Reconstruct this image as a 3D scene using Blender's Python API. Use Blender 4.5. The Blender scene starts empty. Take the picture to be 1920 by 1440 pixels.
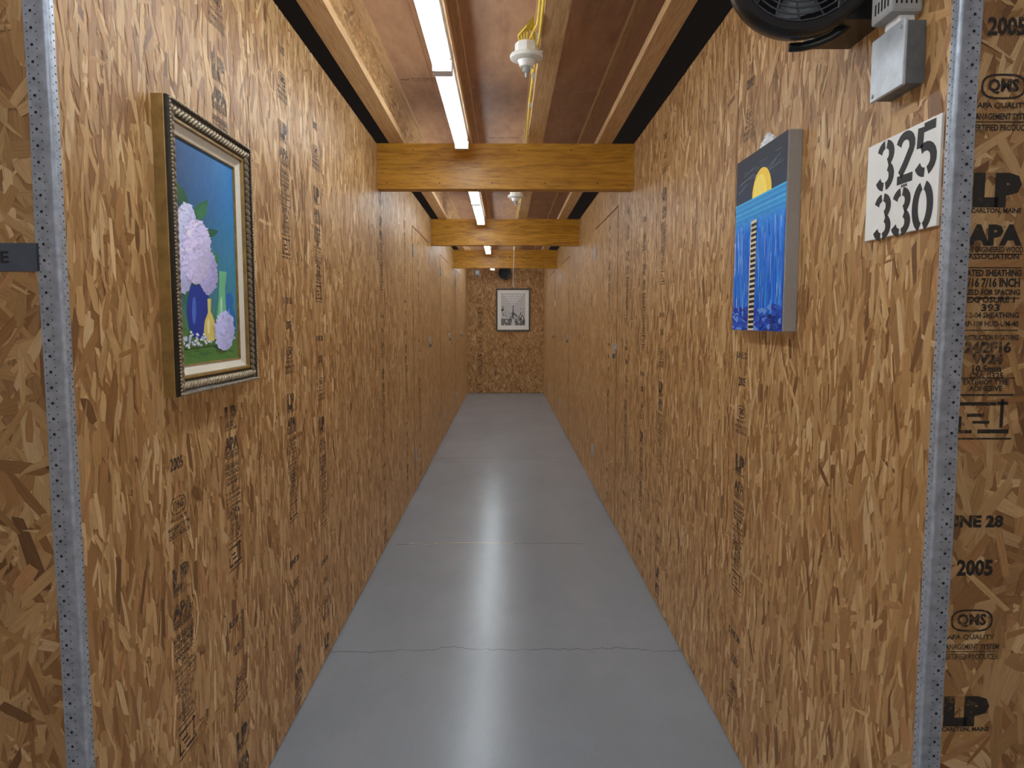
import bpy, math, random
import numpy as np
from mathutils import Vector, Matrix, Euler
R = math.radians
C = bpy.context.scene.collection
rng = np.random.default_rng(11); random.seed(7)
HW = 0.76; YF = 1.215; YE = 14.0; ZT = 2.47; ZC = 2.77; CH = 1.425; F = 1320.0

def s2l(c):
    out = []
    for v in c[:3]:
        v = v/255.0
        out.append(v/12.92 if v <= 0.04045 else ((v+0.055)/1.055)**2.4)
    return tuple(out)+(1.0,)

# ---------------------------------------------------------------- camera
cam_d = bpy.data.cameras.new('camera'); cam = bpy.data.objects.new('camera', cam_d); C.objects.link(cam)
cam.location = (0, 0, CH); cam.rotation_euler = (R(90)-math.atan(117/F), 0, -math.atan(12/F))
cam_d.sensor_width = 36; cam_d.lens = 36*F/1920; cam_d.clip_start = 0.02
bpy.context.scene.camera = cam
CM = cam.rotation_euler.to_matrix()
def onx(px, py, X):      # where a sight line meets the plane x = X -> (y, z)
    d = CM @ Vector(((px-960)/F, (720-py)/F, -1)); t = X/d.x
    return (t*d.y, CH+t*d.z)
def ony(px, py, Y):
    d = CM @ Vector(((px-960)/F, (720-py)/F, -1)); t = Y/d.y
    return (t*d.x, CH+t*d.z)

# ---------------------------------------------------------------- materials
def newmat(name):
    m = bpy.data.materials.new(name); m.use_nodes = True
    nt = m.node_tree; b = nt.nodes['Principled BSDF']
    return m, nt, b
def N(nt, t, **k):
    n = nt.nodes.new(t)
    for a, v in k.items():
        if a.startswith('i_'): n.inputs[a[2:].replace('_', ' ')].default_value = v
        else: setattr(n, a, v)
    return n
def ramp(nt, fac, stops):
    r = nt.nodes.new('ShaderNodeValToRGB'); e = r.color_ramp.elements
    e[0].position = stops[0][0]; e[0].color = stops[0][1]
    e[1].position = stops[-1][0]; e[1].color = stops[-1][1]
    for p, c in stops[1:-1]:
        q = e.new(p); q.color = c
    nt.links.new(fac, r.inputs[0]); return r.outputs[0]
def mapping(nt, out, scale, rot=(0,0,0)):
    m = nt.nodes.new('ShaderNodeMapping'); m.inputs['Scale'].default_value = scale; m.inputs['Rotation'].default_value = rot
    nt.links.new(out, m.inputs[0]); return m.outputs[0]
def mixc(nt, fac, a, b, mode='MIX'):
    m = nt.nodes.new('ShaderNodeMix'); m.data_type = 'RGBA'; m.blend_type = mode
    for s, v in ((m.inputs[0], fac), (m.inputs[6], a), (m.inputs[7], b)):
        if hasattr(v, 'links'): nt.links.new(v, s)
        else: s.default_value = v
    return m.outputs[2]
def mth(nt, op, a, b=None, c=None):
    m = nt.nodes.new('ShaderNodeMath'); m.operation = op
    for i, v in enumerate((a, b, c)):
        if v is None: continue
        if hasattr(v, 'links'): nt.links.new(v, m.inputs[i])
        else: m.inputs[i].default_value = v
    return m.outputs[0]
def noise(nt, vec, scale, detail=3, rough=.5, dist=0):
    n = N(nt, 'ShaderNodeTexNoise'); n.inputs['Scale'].default_value = scale; n.inputs['Detail'].default_value = detail
    n.inputs['Roughness'].default_value = rough; n.inputs['Distortion'].default_value = dist
    if vec is not None: nt.links.new(vec, n.inputs['Vector'])
    return n.outputs[0]
def bump(nt, b, h, strength, dist=.002):
    n = N(nt, 'ShaderNodeBump'); n.inputs['Strength'].default_value = strength; n.inputs['Distance'].default_value = dist
    nt.links.new(h, n.inputs['Height']); nt.links.new(n.outputs[0], b.inputs['Normal'])
def simple(name, c, rough=.5, metal=0, var=.12, scale=25, bmp=0, spec=.5):
    m, nt, b = newmat(name); g = N(nt, 'ShaderNodeNewGeometry')
    f = noise(nt, g.outputs['Position'], scale, 4)
    lo = tuple(x*(1-var) for x in s2l(c)[:3])+(1,); hi = tuple(min(1, x*(1+var)) for x in s2l(c)[:3])+(1,)
    nt.links.new(ramp(nt, f, [(.3, lo), (.7, hi)]), b.inputs['Base Color'])
    b.inputs['Roughness'].default_value = rough; b.inputs['Metallic'].default_value = metal
    b.inputs['Specular IOR Level'].default_value = spec
    if bmp: bump(nt, b, f, bmp)
    return m
def wood(name, cols, scale, rough=.5, ring=1.0, bmp=.15, bands=6.0, wt=.55):
    m, nt, b = newmat(name); g = N(nt, 'ShaderNodeNewGeometry')
    v = mapping(nt, g.outputs['Position'], scale)
    n1 = noise(nt, v, 1.0*ring, 5, .6, 1.2)
    w = mth(nt, 'FRACT', mth(nt, 'MULTIPLY', n1, bands))
    tri = mth(nt, 'ABSOLUTE', mth(nt, 'SUBTRACT', w, .5))
    n2 = noise(nt, v, 7, 4, .65)
    f = mth(nt, 'ADD', mth(nt, 'MULTIPLY', tri, wt), mth(nt, 'MULTIPLY', n2, 1.3-wt))
    col = ramp(nt, f, [(.2, s2l(cols[0])), (.5, s2l(cols[1])), (.8, s2l(cols[2]))])
    nt.links.new(col, b.inputs['Base Color']); b.inputs['Roughness'].default_value = rough
    bump(nt, b, n2, bmp); return m

def flake_mat():
    m, nt, b = newmat('strand board'); a = N(nt, 'ShaderNodeAttribute', attribute_name='fcol'); u = N(nt, 'ShaderNodeAttribute', attribute_name='fuv')
    g = N(nt, 'ShaderNodeNewGeometry')
    v = mapping(nt, u.outputs['Vector'], (420, 16, 37))
    n = noise(nt, v, 1, 3, .6, .4)
    k = ramp(nt, n, [(.25, (.74, .71, .68, 1)), (.55, (1, 1, 1, 1)), (.8, (1.17, 1.16, 1.14, 1))])
    c = mixc(nt, 1.0, a.outputs['Color'], k, 'MULTIPLY')
    n2 = noise(nt, g.outputs['Position'], 38, 3, .7)
    c = mixc(nt, ramp(nt, n2, [(.54, (0,0,0,1)), (.8, (.25,.25,.25,1))]), c, s2l((126, 92, 54)))
    nt.links.new(c, b.inputs['Base Color'])
    nt.links.new(ramp(nt, n, [(.2, (.40,)*3+(1,)), (.8, (.58,)*3+(1,))]), b.inputs['Roughness'])
    b.inputs['Specular IOR Level'].default_value = .4
    bump(nt, b, n, .3, .0012); return m
M_FLAKE = flake_mat()
def osb_mat(name, tint=1.0, sc=(34, 13, 34)):
    m, nt, b = newmat(name); g = N(nt, 'ShaderNodeNewGeometry')
    col = None
    for i, (rot, s) in enumerate((((.3, 0, .1), 1), ((-.5, .1, .3), .8), ((.1, .6, -.2), 1.2))):
        v = N(nt, 'ShaderNodeTexVoronoi'); v.inputs['Scale'].default_value = s
        nt.links.new(mapping(nt, g.outputs['Position'], sc, rot), v.inputs['Vector'])
        sp = N(nt, 'ShaderNodeSeparateColor'); nt.links.new(v.outputs['Color'], sp.inputs[0])
        cc = ramp(nt, sp.outputs[0], [(0, tuple(x*tint for x in s2l((124, 88, 54))[:3])+(1,)), (.5, tuple(x*tint for x in s2l((167, 126, 81))[:3])+(1,)), (1, tuple(x*tint for x in s2l((199, 163, 117))[:3])+(1,))])
        col = cc if col is None else mixc(nt, mth(nt, 'GREATER_THAN', sp.outputs[1], .5), col, cc)
    nt.links.new(col, b.inputs['Base Color']); b.inputs['Roughness'].default_value = .5
    return m
M_OSB = osb_mat('joist web board')
M_WEB = wood('plain joist web', [(112, 74, 48), (136, 95, 65), (156, 115, 81)], (20, 1.5, 20), .6, 1, .05, 4, .3)
M_BACK = simple('dark board edge', (48, 33, 22), .8)
def ink_mat(name, p0, p1, dark, light):
    m, nt, b = newmat(name); b.inputs['Roughness'].default_value = .6
    g = N(nt, 'ShaderNodeNewGeometry'); n = noise(nt, g.outputs['Position'], 130, 4, .75)
    n2 = noise(nt, g.outputs['Position'], 8, 2, .5)
    f = mth(nt, 'ADD', mth(nt, 'MULTIPLY', n, .65), mth(nt, 'MULTIPLY', n2, .35))
    nt.links.new(ramp(nt, f, [(p0, s2l(dark)), (p1, s2l(light))]), b.inputs['Base Color'])
    return m
M_INK = ink_mat('worn black ink', .52, .68, (30, 24, 20), (132, 98, 60))
M_INK2 = ink_mat('faded black ink', .48, .60, (44, 34, 27), (154, 116, 74))
M_PAINT, nt_, b_ = newmat('artist paint')
a_ = N(nt_, 'ShaderNodeAttribute', attribute_name='fcol'); g_ = N(nt_, 'ShaderNodeNewGeometry')
n_ = noise(nt_, mapping(nt_, g_.outputs['Position'], (1, 1, .45)), 130, 4, .65)
nt_.links.new(mixc(nt_, 1.0, a_.outputs['Color'], ramp(nt_, n_, [(.3, (.9, .9, .92, 1)), (.7, (1.1, 1.1, 1.1, 1))]), 'MULTIPLY'), b_.inputs['Base Color'])
b_.inputs['Roughness'].default_value = .55; b_.inputs['Specular IOR Level'].default_value = .3; bump(nt_, b_, n_, .25, .001)
M_GALV = simple('galvanised steel', (162, 170, 182), .40, .4, .22, 60, .1)
M_BOX = simple('dull zinc box', (104, 108, 112), .5, .4, .15, 40)
M_PLATE = simple('zinc cover plate', (176, 182, 188), .45, .3, .12, 40)
M_HOLE = simple('dark perforation', (18, 18, 20), .9)
M_BEAM = wood('yellow sealed timber', [(112, 72, 12), (174, 120, 26), (196, 144, 46)], (1.0, 16, 9), .42, 1.2, .08, 5.0, .5)
M_FLANGE = wood('pale joist timber', [(136, 98, 60), (178, 138, 92), (202, 166, 120)], (26, 1.3, 26), .55, 1, .1, 4, .3)
M_PLY = wood('ceiling plywood', [(142, 100, 72), (172, 128, 94), (190, 146, 110)], (2.2, .55, 2.2), .45, 1.4, .03, 6, .35)
M_BLACK = simple('black gap darkness', (16, 12, 12), .9)
M_WHITE = simple('white enamel', (226, 228, 230), .35)
M_PORC = simple('white porcelain', (215, 212, 204), .3)
M_YEL = simple('yellow cable jacket', (214, 186, 60), .45)
M_BLK = simple('black plastic', (20, 21, 23), .32, 0, .2)
M_GRILL = simple('dark grey fan grille', (52, 54, 60), .4, 0, .2)
M_GREY = simple('grey plastic', (160, 160, 158), .5)
M_STEEL = simple('steel hardware', (168, 170, 172), .4, .4)
M_SIGN = simple('white painted board', (230, 229, 225), .55, 0, .03)
M_STENC = simple('black stencil paint', (24, 24, 26), .6)
M_GOLD = simple('antique gold leaf', (150, 120, 68), .42, .35, .25, 40, .15)
M_BRONZE = simple('dark carved bronze', (44, 38, 30), .4, .2, .3, 90, .2)
M_ORN = simple('worn bronze relief', (146, 132, 108), .36, .35, .35, 120, .2)
M_LINEN = simple('linen liner', (218, 211, 194), .85, 0, .1, 400, .3)
M_CANV = simple('grey canvas edge', (158, 153, 148), .8, 0, .06, 200)
M_DKFR = simple('charcoal picture frame', (70, 70, 70), .4)
M_MAT = simple('white picture mat', (232, 232, 228), .7, 0, .02)
M_TAPE = simple('dark grey tape', (72, 78, 90), .6)
def emis(name, c, s):
    m, nt, b = newmat(name); b.inputs['Base Color'].default_value = (.9, .9, .9, 1)
    b.inputs['Emission Color'].default_value = c; b.inputs['Emission Strength'].default_value = s; return m
M_TUBE = emis('lit fluorescent glass', (.84, .94, 1.0, 1), 24)
M_CLEAR = simple('translucent plastic film', (225, 230, 235), .2)

def floor_mat():
    m, nt, b = newmat('polished concrete'); g = N(nt, 'ShaderNodeNewGeometry'); P = g.outputs['Position']
    n1 = noise(nt, P, .9, 4, .5, .3); n2 = noise(nt, mapping(nt, P, (2.4, 1.2, 2.4)), 1, 8, .7, .3); n3 = noise(nt, P, 110, 3, .6)
    f = mth(nt, 'ADD', mth(nt, 'ADD', mth(nt, 'MULTIPLY', n1, .35), mth(nt, 'MULTIPLY', n2, .4)), mth(nt, 'MULTIPLY', n3, .25))
    col = ramp(nt, f, [(.32, s2l((132, 141, 151))), (.5, s2l((142, 151, 161))), (.68, s2l((153, 161, 170)))])
    s = N(nt, 'ShaderNodeSeparateXYZ'); nt.links.new(P, s.inputs[0]); x, y = s.outputs[0], s.outputs[1]
    for y0, w, c, amp, x0, x1, seed in ((2.96, .0022, (72, 75, 78), .11, -.76, .76, 3.0), (4.44, .007, (196, 190, 178), .05, -.62, .05, 9.0), (4.43, .0035, (90, 94, 98), .06, -.7, .5, 2.0), (7.3, .006, (112, 117, 122), .05, -.7, .7, 5.0)):
        cx = N(nt, 'ShaderNodeCombineXYZ'); nt.links.new(x, cx.inputs[0]); cx.inputs[1].default_value = seed
        nn = noise(nt, cx.outputs[0], 2.4, 10, .72)
        d = mth(nt, 'ABSOLUTE', mth(nt, 'SUBTRACT', mth(nt, 'SUBTRACT', y, y0), mth(nt, 'MULTIPLY', mth(nt, 'SUBTRACT', nn, .5), amp*2)))
        k = mth(nt, 'LESS_THAN', d, w)
        k = mth(nt, 'MULTIPLY', k, mth(nt, 'MULTIPLY', mth(nt, 'GREATER_THAN', x, x0), mth(nt, 'LESS_THAN', x, x1)))
        k = mth(nt, 'MULTIPLY', k, ramp(nt, noise(nt, P, 9, 3), [(.35, (.45,)*3+(1,)), (.5, (.9,)*3+(1,))]))
        col = mixc(nt, k, col, s2l(c))
    nt.links.new(col, b.inputs['Base Color'])
    b.inputs['Roughness'].default_value = .25
    b.inputs['Specular IOR Level'].default_value = .55
    return m
M_FLOOR = floor_mat()

# ---------------------------------------------------------------- mesh builder
_tc = {}
def text_geo(s, bold=0.0, sp=1.0):
    k = (s, bold, sp)
    if k in _tc: return _tc[k]
    cu = bpy.data.curves.new('t', 'FONT'); cu.body = s; cu.size = 1; cu.offset = bold; cu.resolution_u = 2; cu.space_character = sp
    ob = bpy.data.objects.new('t', cu); C.objects.link(ob); bpy.context.view_layer.update()
    me = bpy.data.meshes.new_from_object(ob.evaluated_get(bpy.context.evaluated_depsgraph_get()))
    v = np.zeros(len(me.vertices)*3); me.vertices.foreach_get('co', v); v = v.reshape(-1, 3)[:, :2]
    v = (v-v.min(0))/np.maximum(v.max(0)-v.min(0), 1e-6)-.5
    fs = [tuple(p.vertices) for p in me.polygons]
    bpy.data.meshes.remove(me); bpy.data.objects.remove(ob); bpy.data.curves.remove(cu)
    _tc[k] = (v, fs); return _tc[k]

class Geo:
    def __init__(s): s.V=[]; s.L=[]; s.S=[]; s.M=[]; s.C=[]; s.U=[]; s.n=0
    def bulk(s, V, L, S, mat=0, col=None, uv=None):
        V = np.asarray(V, float).reshape(-1, 3); n = len(V)
        s.V.append(V); s.L.append(np.asarray(L, int)+s.n); s.S.append(np.asarray(S, int)); s.M.append(np.full(len(S), mat, int))
        if col is None: col = np.ones((n, 4))
        col = np.asarray(col, float)
        if col.ndim == 1: col = np.tile(col, (n, 1))
        s.C.append(col); s.U.append(V if uv is None else uv); s.n += n
    def faces(s, V, fs, mat=0, col=None):
        s.bulk(V, [i for f in fs for i in f], [len(f) for f in fs], mat, col)
    def poly(s, pts, mat=0, col=None): s.faces(pts, [range(len(pts))], mat, col)
    def box(s, x0, x1, y0, y1, z0, z1, mat=0, col=None):
        V = [(x, y, z) for z in (z0, z1) for y in (y0, y1) for x in (x0, x1)]
        s.faces(V, [(0,2,3,1), (4,5,7,6), (0,1,5,4), (2,6,7,3), (0,4,6,2), (1,3,7,5)], mat, col)
    def lathe(s, prof, mtx, mat=0, seg=32, col=None):
        V = []; fs = []
        for r, h in prof:
            for k in range(seg):
                a = 2*math.pi*k/seg; V.append(mtx @ Vector((r*math.cos(a), r*math.sin(a), h)))
        for i in range(len(prof)-1):
            for k in range(seg):
                a, b = i*seg+k, i*seg+(k+1) % seg; fs.append((a, b, b+seg, a+seg))
        s.faces(V, fs, mat, col)
    def tube(s, path, r, seg=8, mat=0, col=None, closed=False):
        P = [Vector(p) for p in path]; n = len(P); V = []; fs = []
        up = None
        for i, p in enumerate(P):
            t = (P[(i+1) % n]-P[i-1]) if closed else (P[min(i+1, n-1)]-P[max(i-1, 0)])
            t.normalize()
            if up is None: up = t.orthogonal().normalized()
            up = (up-t*up.dot(t)).normalized(); w = t.cross(up)
            for k in range(seg):
                a = 2*math.pi*k/seg; V.append(p+(up*math.cos(a)+w*math.sin(a))*r)
        for i in range(n if closed else n-1):
            for k in range(seg):
                a, b = i*seg+k, i*seg+(k+1) % seg; c = ((i+1) % n)*seg
                fs.append((a, b, c+(k+1) % seg, c+k))
        if not closed: fs.append(tuple(range(seg))[::-1]); fs.append(tuple(range((n-1)*seg, n*seg)))
        s.faces(V, fs, mat, col)
    def text(s, txt, a, b, w, h, mp, off, mat=0, bold=0, col=None, sp=1.0):
        v, fs = text_geo(txt, bold, sp)
        s.faces([mp(a+x*w, b+y*h, off) for x, y in v], fs, mat, col)
    def build(s, name, mats, parent=None, smooth=False, bevel=0):
        V = np.concatenate(s.V); L = np.concatenate(s.L); S = np.concatenate(s.S); Mi = np.concatenate(s.M)
        org = Vector((0, 0, 0))
        if parent is None:
            lo, hi = V.min(0), V.max(0); org = Vector(((lo[0]+hi[0])/2, (lo[1]+hi[1])/2, lo[2])); V = V-np.array(org)
        else:
            V = V-np.array(parent['_w'])
        me = bpy.data.meshes.new(name)
        me.vertices.add(len(V)); me.vertices.foreach_set('co', V.ravel())
        me.loops.add(len(L)); me.loops.foreach_set('vertex_index', L)
        me.polygons.add(len(S)); me.polygons.foreach_set('loop_start', np.concatenate(([0], np.cumsum(S)[:-1])))
        me.polygons.foreach_set('loop_total', S)
        me.update(calc_edges=True)
        for m in (mats if isinstance(mats, (list, tuple)) else [mats]): me.materials.append(m)
        me.polygons.foreach_set('material_index', Mi)
        me.polygons.foreach_set('use_smooth', np.full(len(S), smooth))
        a = me.attributes.new('fcol', 'FLOAT_COLOR', 'POINT'); a.data.foreach_set('color', np.concatenate(s.C).ravel())
        u = me.attributes.new('fuv', 'FLOAT_VECTOR', 'POINT'); u.data.foreach_set('vector', np.concatenate(s.U).ravel())
        if smooth: me.set_sharp_from_angle(angle=R(38))
        me.validate(); me.update()
        o = bpy.data.objects.new(name, me); C.objects.link(o)
        if parent is None: o.location = org
        else: o.parent = parent
        if bevel:
            bv = o.modifiers.new('edge', 'BEVEL'); bv.width = bevel; bv.segments = 2; bv.limit_method = 'ANGLE'
        return o
def empty(name, loc, label, cat, group=None):
    o = bpy.data.objects.new(name, None); C.objects.link(o); o.location = loc; o.empty_display_size = .05
    o['_w'] = list(loc); tag(o, label, cat, group); return o
def tag(o, label, cat, group=None):
    o['label'] = label; o['category'] = cat
    if group: o['group'] = group
    return o
def structure(o, label, cat):
    o['kind'] = 'structure'; o['label'] = label; o['category'] = cat; return o

# ---------------------------------------------------------------- strand board surface
PAL = np.array([s2l(c)[:3] for c in ((206,172,126), (192,155,106), (181,142,94), (170,129,80), (156,114,68), (142,100,57), (118,82,47), (174,127,82))])
PW = np.array([.07, .17, .23, .21, .16, .09, .03, .04])
def flakes(g, a0, a1, b0, b1, mp, cover=2.2, mean=0.0, sig=.24, big=1.0, mat=0, rnd=.05):
    big *= .88
    n = int((a1-a0)*(b1-b0)*cover/(.00125*big*big))
    ca = rng.uniform(a0-.02, a1+.02, n); cb = rng.uniform(b0-.03, b1+.03, n)
    w = np.clip(rng.lognormal(math.log(.0084), .46, n), .0025, .019)*big
    l = rng.uniform(.026, .076, n)*big
    th = rng.normal(mean, sig, n); k = rng.random(n) < rnd; th[k] = rng.uniform(0, math.pi, k.sum())
    q = rng.uniform(.35, 1, (n, 4)); e = rng.uniform(.0, .45, (n, 2))
    lu = np.stack([-w*q[:, 0], w*q[:, 1], w, w*q[:, 2], -w*q[:, 3], -w], 1)
    lv = np.stack([-l*(1-e[:, 0]), -l, rng.uniform(-.3, .3, n)*l, l*(1-e[:, 1]), l, rng.uniform(-.3, .3, n)*l], 1)
    ct, st = np.cos(th)[:, None], np.sin(th)[:, None]
    A = np.clip(ca[:, None]+lu*ct-lv*st, a0, a1); B = np.clip(cb[:, None]+lu*st+lv*ct, b0, b1)
    H = np.repeat((.0003+.0014*rng.random(n))[:, None], 6, 1)
    V = np.stack(mp(A.ravel(), B.ravel(), H.ravel()), 1)
    col = PAL[rng.choice(len(PAL), n, p=PW)]*rng.uniform(.86, 1.09, (n, 1))
    col = np.repeat(np.concatenate([col, np.ones((n, 1))], 1), 6, 0)
    uv = np.stack([lu.ravel(), lv.ravel(), np.repeat(rng.uniform(0, 50, n), 6)], 1)
    g.bulk(V, np.arange(n*6), np.full(n, 6), mat, col, uv)
mapL = lambda a, b, h: (-HW+h, a, b)
mapR = lambda a, b, h: (HW-h, a, b)
mapE = lambda a, b, h: (a, YE-h, b)
mapN = lambda a, b, h: (a, YF-h, b)
# the printed column, one repeat (text, row on the near wall, letter height, width, weight, sideways shift)
LINES = [("2005", 50, 34, 72, .04), ("QMS", 163, 28, 58, .04), ("APA QUALITY", 199, 12, 96, .03), ("MANAGEMENT SYSTEM", 219, 12, 116, .03), ("CERTIFIED PRODUCER", 240, 12, 116, .03),
 ("LP", 357, 64, 92, .08), ("CARLTON, MAINE", 396, 11, 96, .03), ("APA", 441, 40, 106, .06), ("THE ENGINEERED WOOD", 468, 11, 112, .03), ("ASSOCIATION", 481, 11, 98, .03), ("RATED SHEATHING", 512, 13, 112, .04),
 ("7/16 7/16 INCH", 530, 18, 108, .04), ("SIZED FOR SPACING", 548, 11, 110, .03), ("EXPOSURE 1", 562, 12, 92, .03), ("393", 577, 14, 36, .03), ("PS 2-04 SHEATHING", 591, 11, 112, .03), ("PRP-108 HUD-UM-40", 607, 11, 112, .03),
 ("CONSTRUCTION SHEATHING", 633, 11, 116, .03), ("24/2F16", 651, 23, 90, .05), ("W24", 673, 20, 60, .06), ("10.5mm", 691, 14, 56, .05), ("CSA 0325", 704, 12, 66, .03), ("EXTERIOR TYPE", 716, 11, 88, .03), ("ADHESIVE", 728, 11, 66, .03),
 ("JUNE 28", 980, 32, 124, .05)]
PX = 1.19/F
Z0 = ony(1880, 50, YF)[1]
TILE = [(t, Z0-ony(1880, y, YF)[1], h*PX, w*PX, b) for t, y, h, w, b in LINES]
PERIOD = .927
def stamp(g, a, z0, mp, flip=1, mat=1, zmin=.02, zmax=2.45, off=.0022):
    m2 = lambda x, z, o: mp(a+(x)*flip, z, o)
    for t, dz, h, w, bold in TILE:
        z = z0-dz
        if z < zmin+h or z > zmax-h: continue
        g.text(t, -.010 if t.startswith('JUNE') else 0, z, w, h, m2, off, mat, bold)
    def bar(x0, x1, z0_, z1_):
        if z1_ > zmax or z0_ < zmin: return
        g.poly([m2(x0, z0_, off), m2(x1, z0_, off), m2(x1, z1_, off), m2(x0, z1_, off)], mat)
    for dz in (.155, .375, .398, .45, .505, .588): bar(-.05, .05, z0-dz-.0009, z0-dz+.0009)
    zc = z0-TILE[1][1]
    if zc < zmax-.03 and zc > zmin+.03:
        K = 20
        ring = lambda rx, rz: [m2(math.copysign(abs(math.cos(t))**.6, math.cos(t))*rx, zc+math.copysign(abs(math.sin(t))**.8, math.sin(t))*rz, off) for t in [2*math.pi*k/K for k in range(K)]]
        V = ring(.038, .021)+ring(.0345, .0175)
        g.faces(V, [(k, (k+1) % K, K+(k+1) % K, K+k) for k in range(K)], mat)
    zb = z0-.655
    for x0, x1, q0, q1 in ((-.045, .02, .019, .025), (-.045, -.02, -.030, -.024), (-.01, .045, -.030, -.023), (-.045, -.039, -.028, .0), (.028, .034, -.02, .03), (-.03, .0, -.001, .005), (.022, .041, .020, .026), (-.02, .01, -.013, -.008), (-.05, .05, -.041, -.038), (-.05, .05, .036, .039)):
        bar(x0, x1, zb+q0, zb+q1)
def column(g, a, z0, mp, flip, zmin=.02, zmax=2.45, mat=1, off=.0022):
    z = z0
    while z > 0:
        stamp(g, a, z, mp, flip, mat, zmin, zmax, off); z -= PERIOD

# ---------------------------------------------------------------- shell
GAP = .0026
EDGE = s2l((154, 114, 71))
def sheets(g, lo, hi, start, doors, mp, side):
    edges = [lo]; y = start
    while y < hi-.05:
        if y > lo+.05: edges.append(y)
        y += 1.22
    edges.append(hi)
    for i in range(len(edges)-1):
        a0, a1 = edges[i]+GAP, edges[i+1]-GAP; mid = (a0+a1)/2
        z0 = .006
        if any(d0 < mid < d1 for d0, d1 in doors): z0 = 2.20+.004
        far = mid > 7
        x = -HW if side < 0 else HW
        g.box(min(x, x+side*.011), max(x, x+side*.011), a0, a1, z0, ZT, 0, EDGE)
        flakes(g, a0, a1, z0, ZT, mp, 1.7 if far else 2.3, 0, .24, 1.1 if far else 1.0)
        for a in (a0+.012, a1-.012):
            z = z0+.1
            while z < ZT and mid < 6:
                K = 6; g.poly([mp(a+.003*math.cos(k*math.pi/3), z+.003*math.sin(k*math.pi/3), .0024) for k in range(K)], 2); z += .3
LD = [(5.81, 7.03), (8.25, 9.47), (10.69, 11.91)]
RD = [(4.80, 6.02), (8.46, 9.68), (10.90, 12.12)]
WM = [M_FLAKE, M_INK, M_BACK, M_INK2]
g = Geo(); g.box(-HW-.09, -HW-.0125, YF+.012, YE, 0, ZT, 2); sheets(g, YF, YE, 2.15, LD, mapL, -1)
for px, zt in ((318, 1.10), (425, 2.36), (540, 2.34), (598, 2.2), (716, 2.3), (760, 2.42)):
    column(g, onx(px, 603, -HW)[0], zt, mapL, 1, mat=3)
structure(g.build('wall_left', WM), 'long strand board wall on the left of the corridor, hung with the flower painting', 'wall')
g = Geo(); g.box(HW+.0125, HW+.09, YF+.012, YE, 0, ZT, 2); sheets(g, YF, YE, 2.36, RD, mapR, 1)
for px, zt in ((1396, 2.16), (1242, 2.3), (1207, 1.98), (1176, 2.1)):
    column(g, onx(px, 603, HW)[0], zt, mapR, -1, mat=3)
structure(g.build('wall_right', WM), 'long strand board wall on the right of the corridor, with the number sign', 'wall')
g = Geo(); g.box(-HW-.09, HW+.09, YE+.011, YE+.09, 0, ZC, 2)
g.box(-HW, HW, YE, YE+.011, .006, ZC, 0, EDGE)
flakes(g, -HW, HW, .006, ZC, mapE, 1.9, 0, .5)
column(g, ony(900, 603, YE)[0], 1.95, mapE, 1, mat=3)
structure(g.build('wall_end', WM), 'strand board wall closing the far end of the corridor', 'wall')
xs = ony(1880, 165, YF)[0]
g = Geo(); g.box(HW+.002, 2.5, YF+.0005, YF+.011, .006, ZC, 0, EDGE); g.box(HW+.002, 2.5, YF+.011, YF+.02, 0, ZC, 2)
flakes(g, HW+.002, 1.35, .006, ZT, mapN, 2.4, .0, .8, 1.15); flakes(g, 1.35, 2.5, .006, ZT, mapN, 1.7, 0, .8, 1.5)
column(g, xs, Z0+PERIOD, mapN, 1, zmin=ony(1850, 1425, YF)[1]); column(g, xs+.8, Z0, mapN, 1)
structure(g.build('wall_near_right', WM), 'strand board wall with large black print at the right edge of the photo', 'wall')
g = Geo(); g.box(-2.5, -HW-.002, YF+.0005, YF+.011, .006, ZC, 0, EDGE); g.box(-2.5, -HW-.002, YF+.011, YF+.02, 0, ZC, 2)
flakes(g, -1.35, -HW-.002, .006, ZT, mapN, 2.4, .0, .8, 1.15); flakes(g, -2.5, -1.35, .006, ZT, mapN, 1.7, 0, .8, 1.5)
structure(g.build('wall_near_left', WM), 'plain strand board wall at the left edge of the photo', 'wall')
for nm, bx_ in (('wall_back', (-2.5, 2.5, -1.72, -1.7)), ('wall_aisle_left', (-2.52, -2.5, -1.7, YF)), ('wall_aisle_right', (2.5, 2.52, -1.7, YF))):
    g = Geo(); g.box(bx_[0], bx_[1], bx_[2], bx_[3], 0, ZC, 0); o = g.build(nm, [M_OSB]); structure(o, 'strand board wall of the cross aisle', 'wall')
g = Geo(); g.box(-2.6, 2.6, -1.8, YE+.1, -.08, 0, 0); structure(g.build('floor', [M_FLOOR]), 'polished grey concrete floor with a hairline crack', 'floor')
g = Geo(); y = -1.8; g.box(-2.6, 2.6, -1.8, YE+.1, ZC+.012, ZC+.04, 1)
while y < YE:
    for x0 in (-2.6, -1.63, -.41, .81, 2.03):
        x1 = {-2.6: -1.63, -1.63: -.41, -.41: .81, .81: 2.03, 2.03: 2.6}[x0]
        g.box(x0+.0015, x1-.0015, y+.0015, min(y+1.22, YE+.1)-.0015, ZC, ZC+.012, 0)
    y += 1.22
mc = lambda a, b, h: (a, b, ZC-h)
for (a, b) in ((-.44, 4.05), (-.45, 7.2), (.02, 5.3)):
    g.text('RATED SHEATHING', a, b, .16, .022, mc, .0008, 2, .01); g.text('EXPOSURE 1   PS 1-95', a, b+.035, .15, .015, mc, .0008, 2, .01); g.text('APA', a-.12, b+.015, .05, .03, mc, .0008, 2, .02)
structure(g.build('ceiling', [M_PLY, M_BACK, M_INK]), 'plywood ceiling boards above the joists', 'ceiling')
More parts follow.
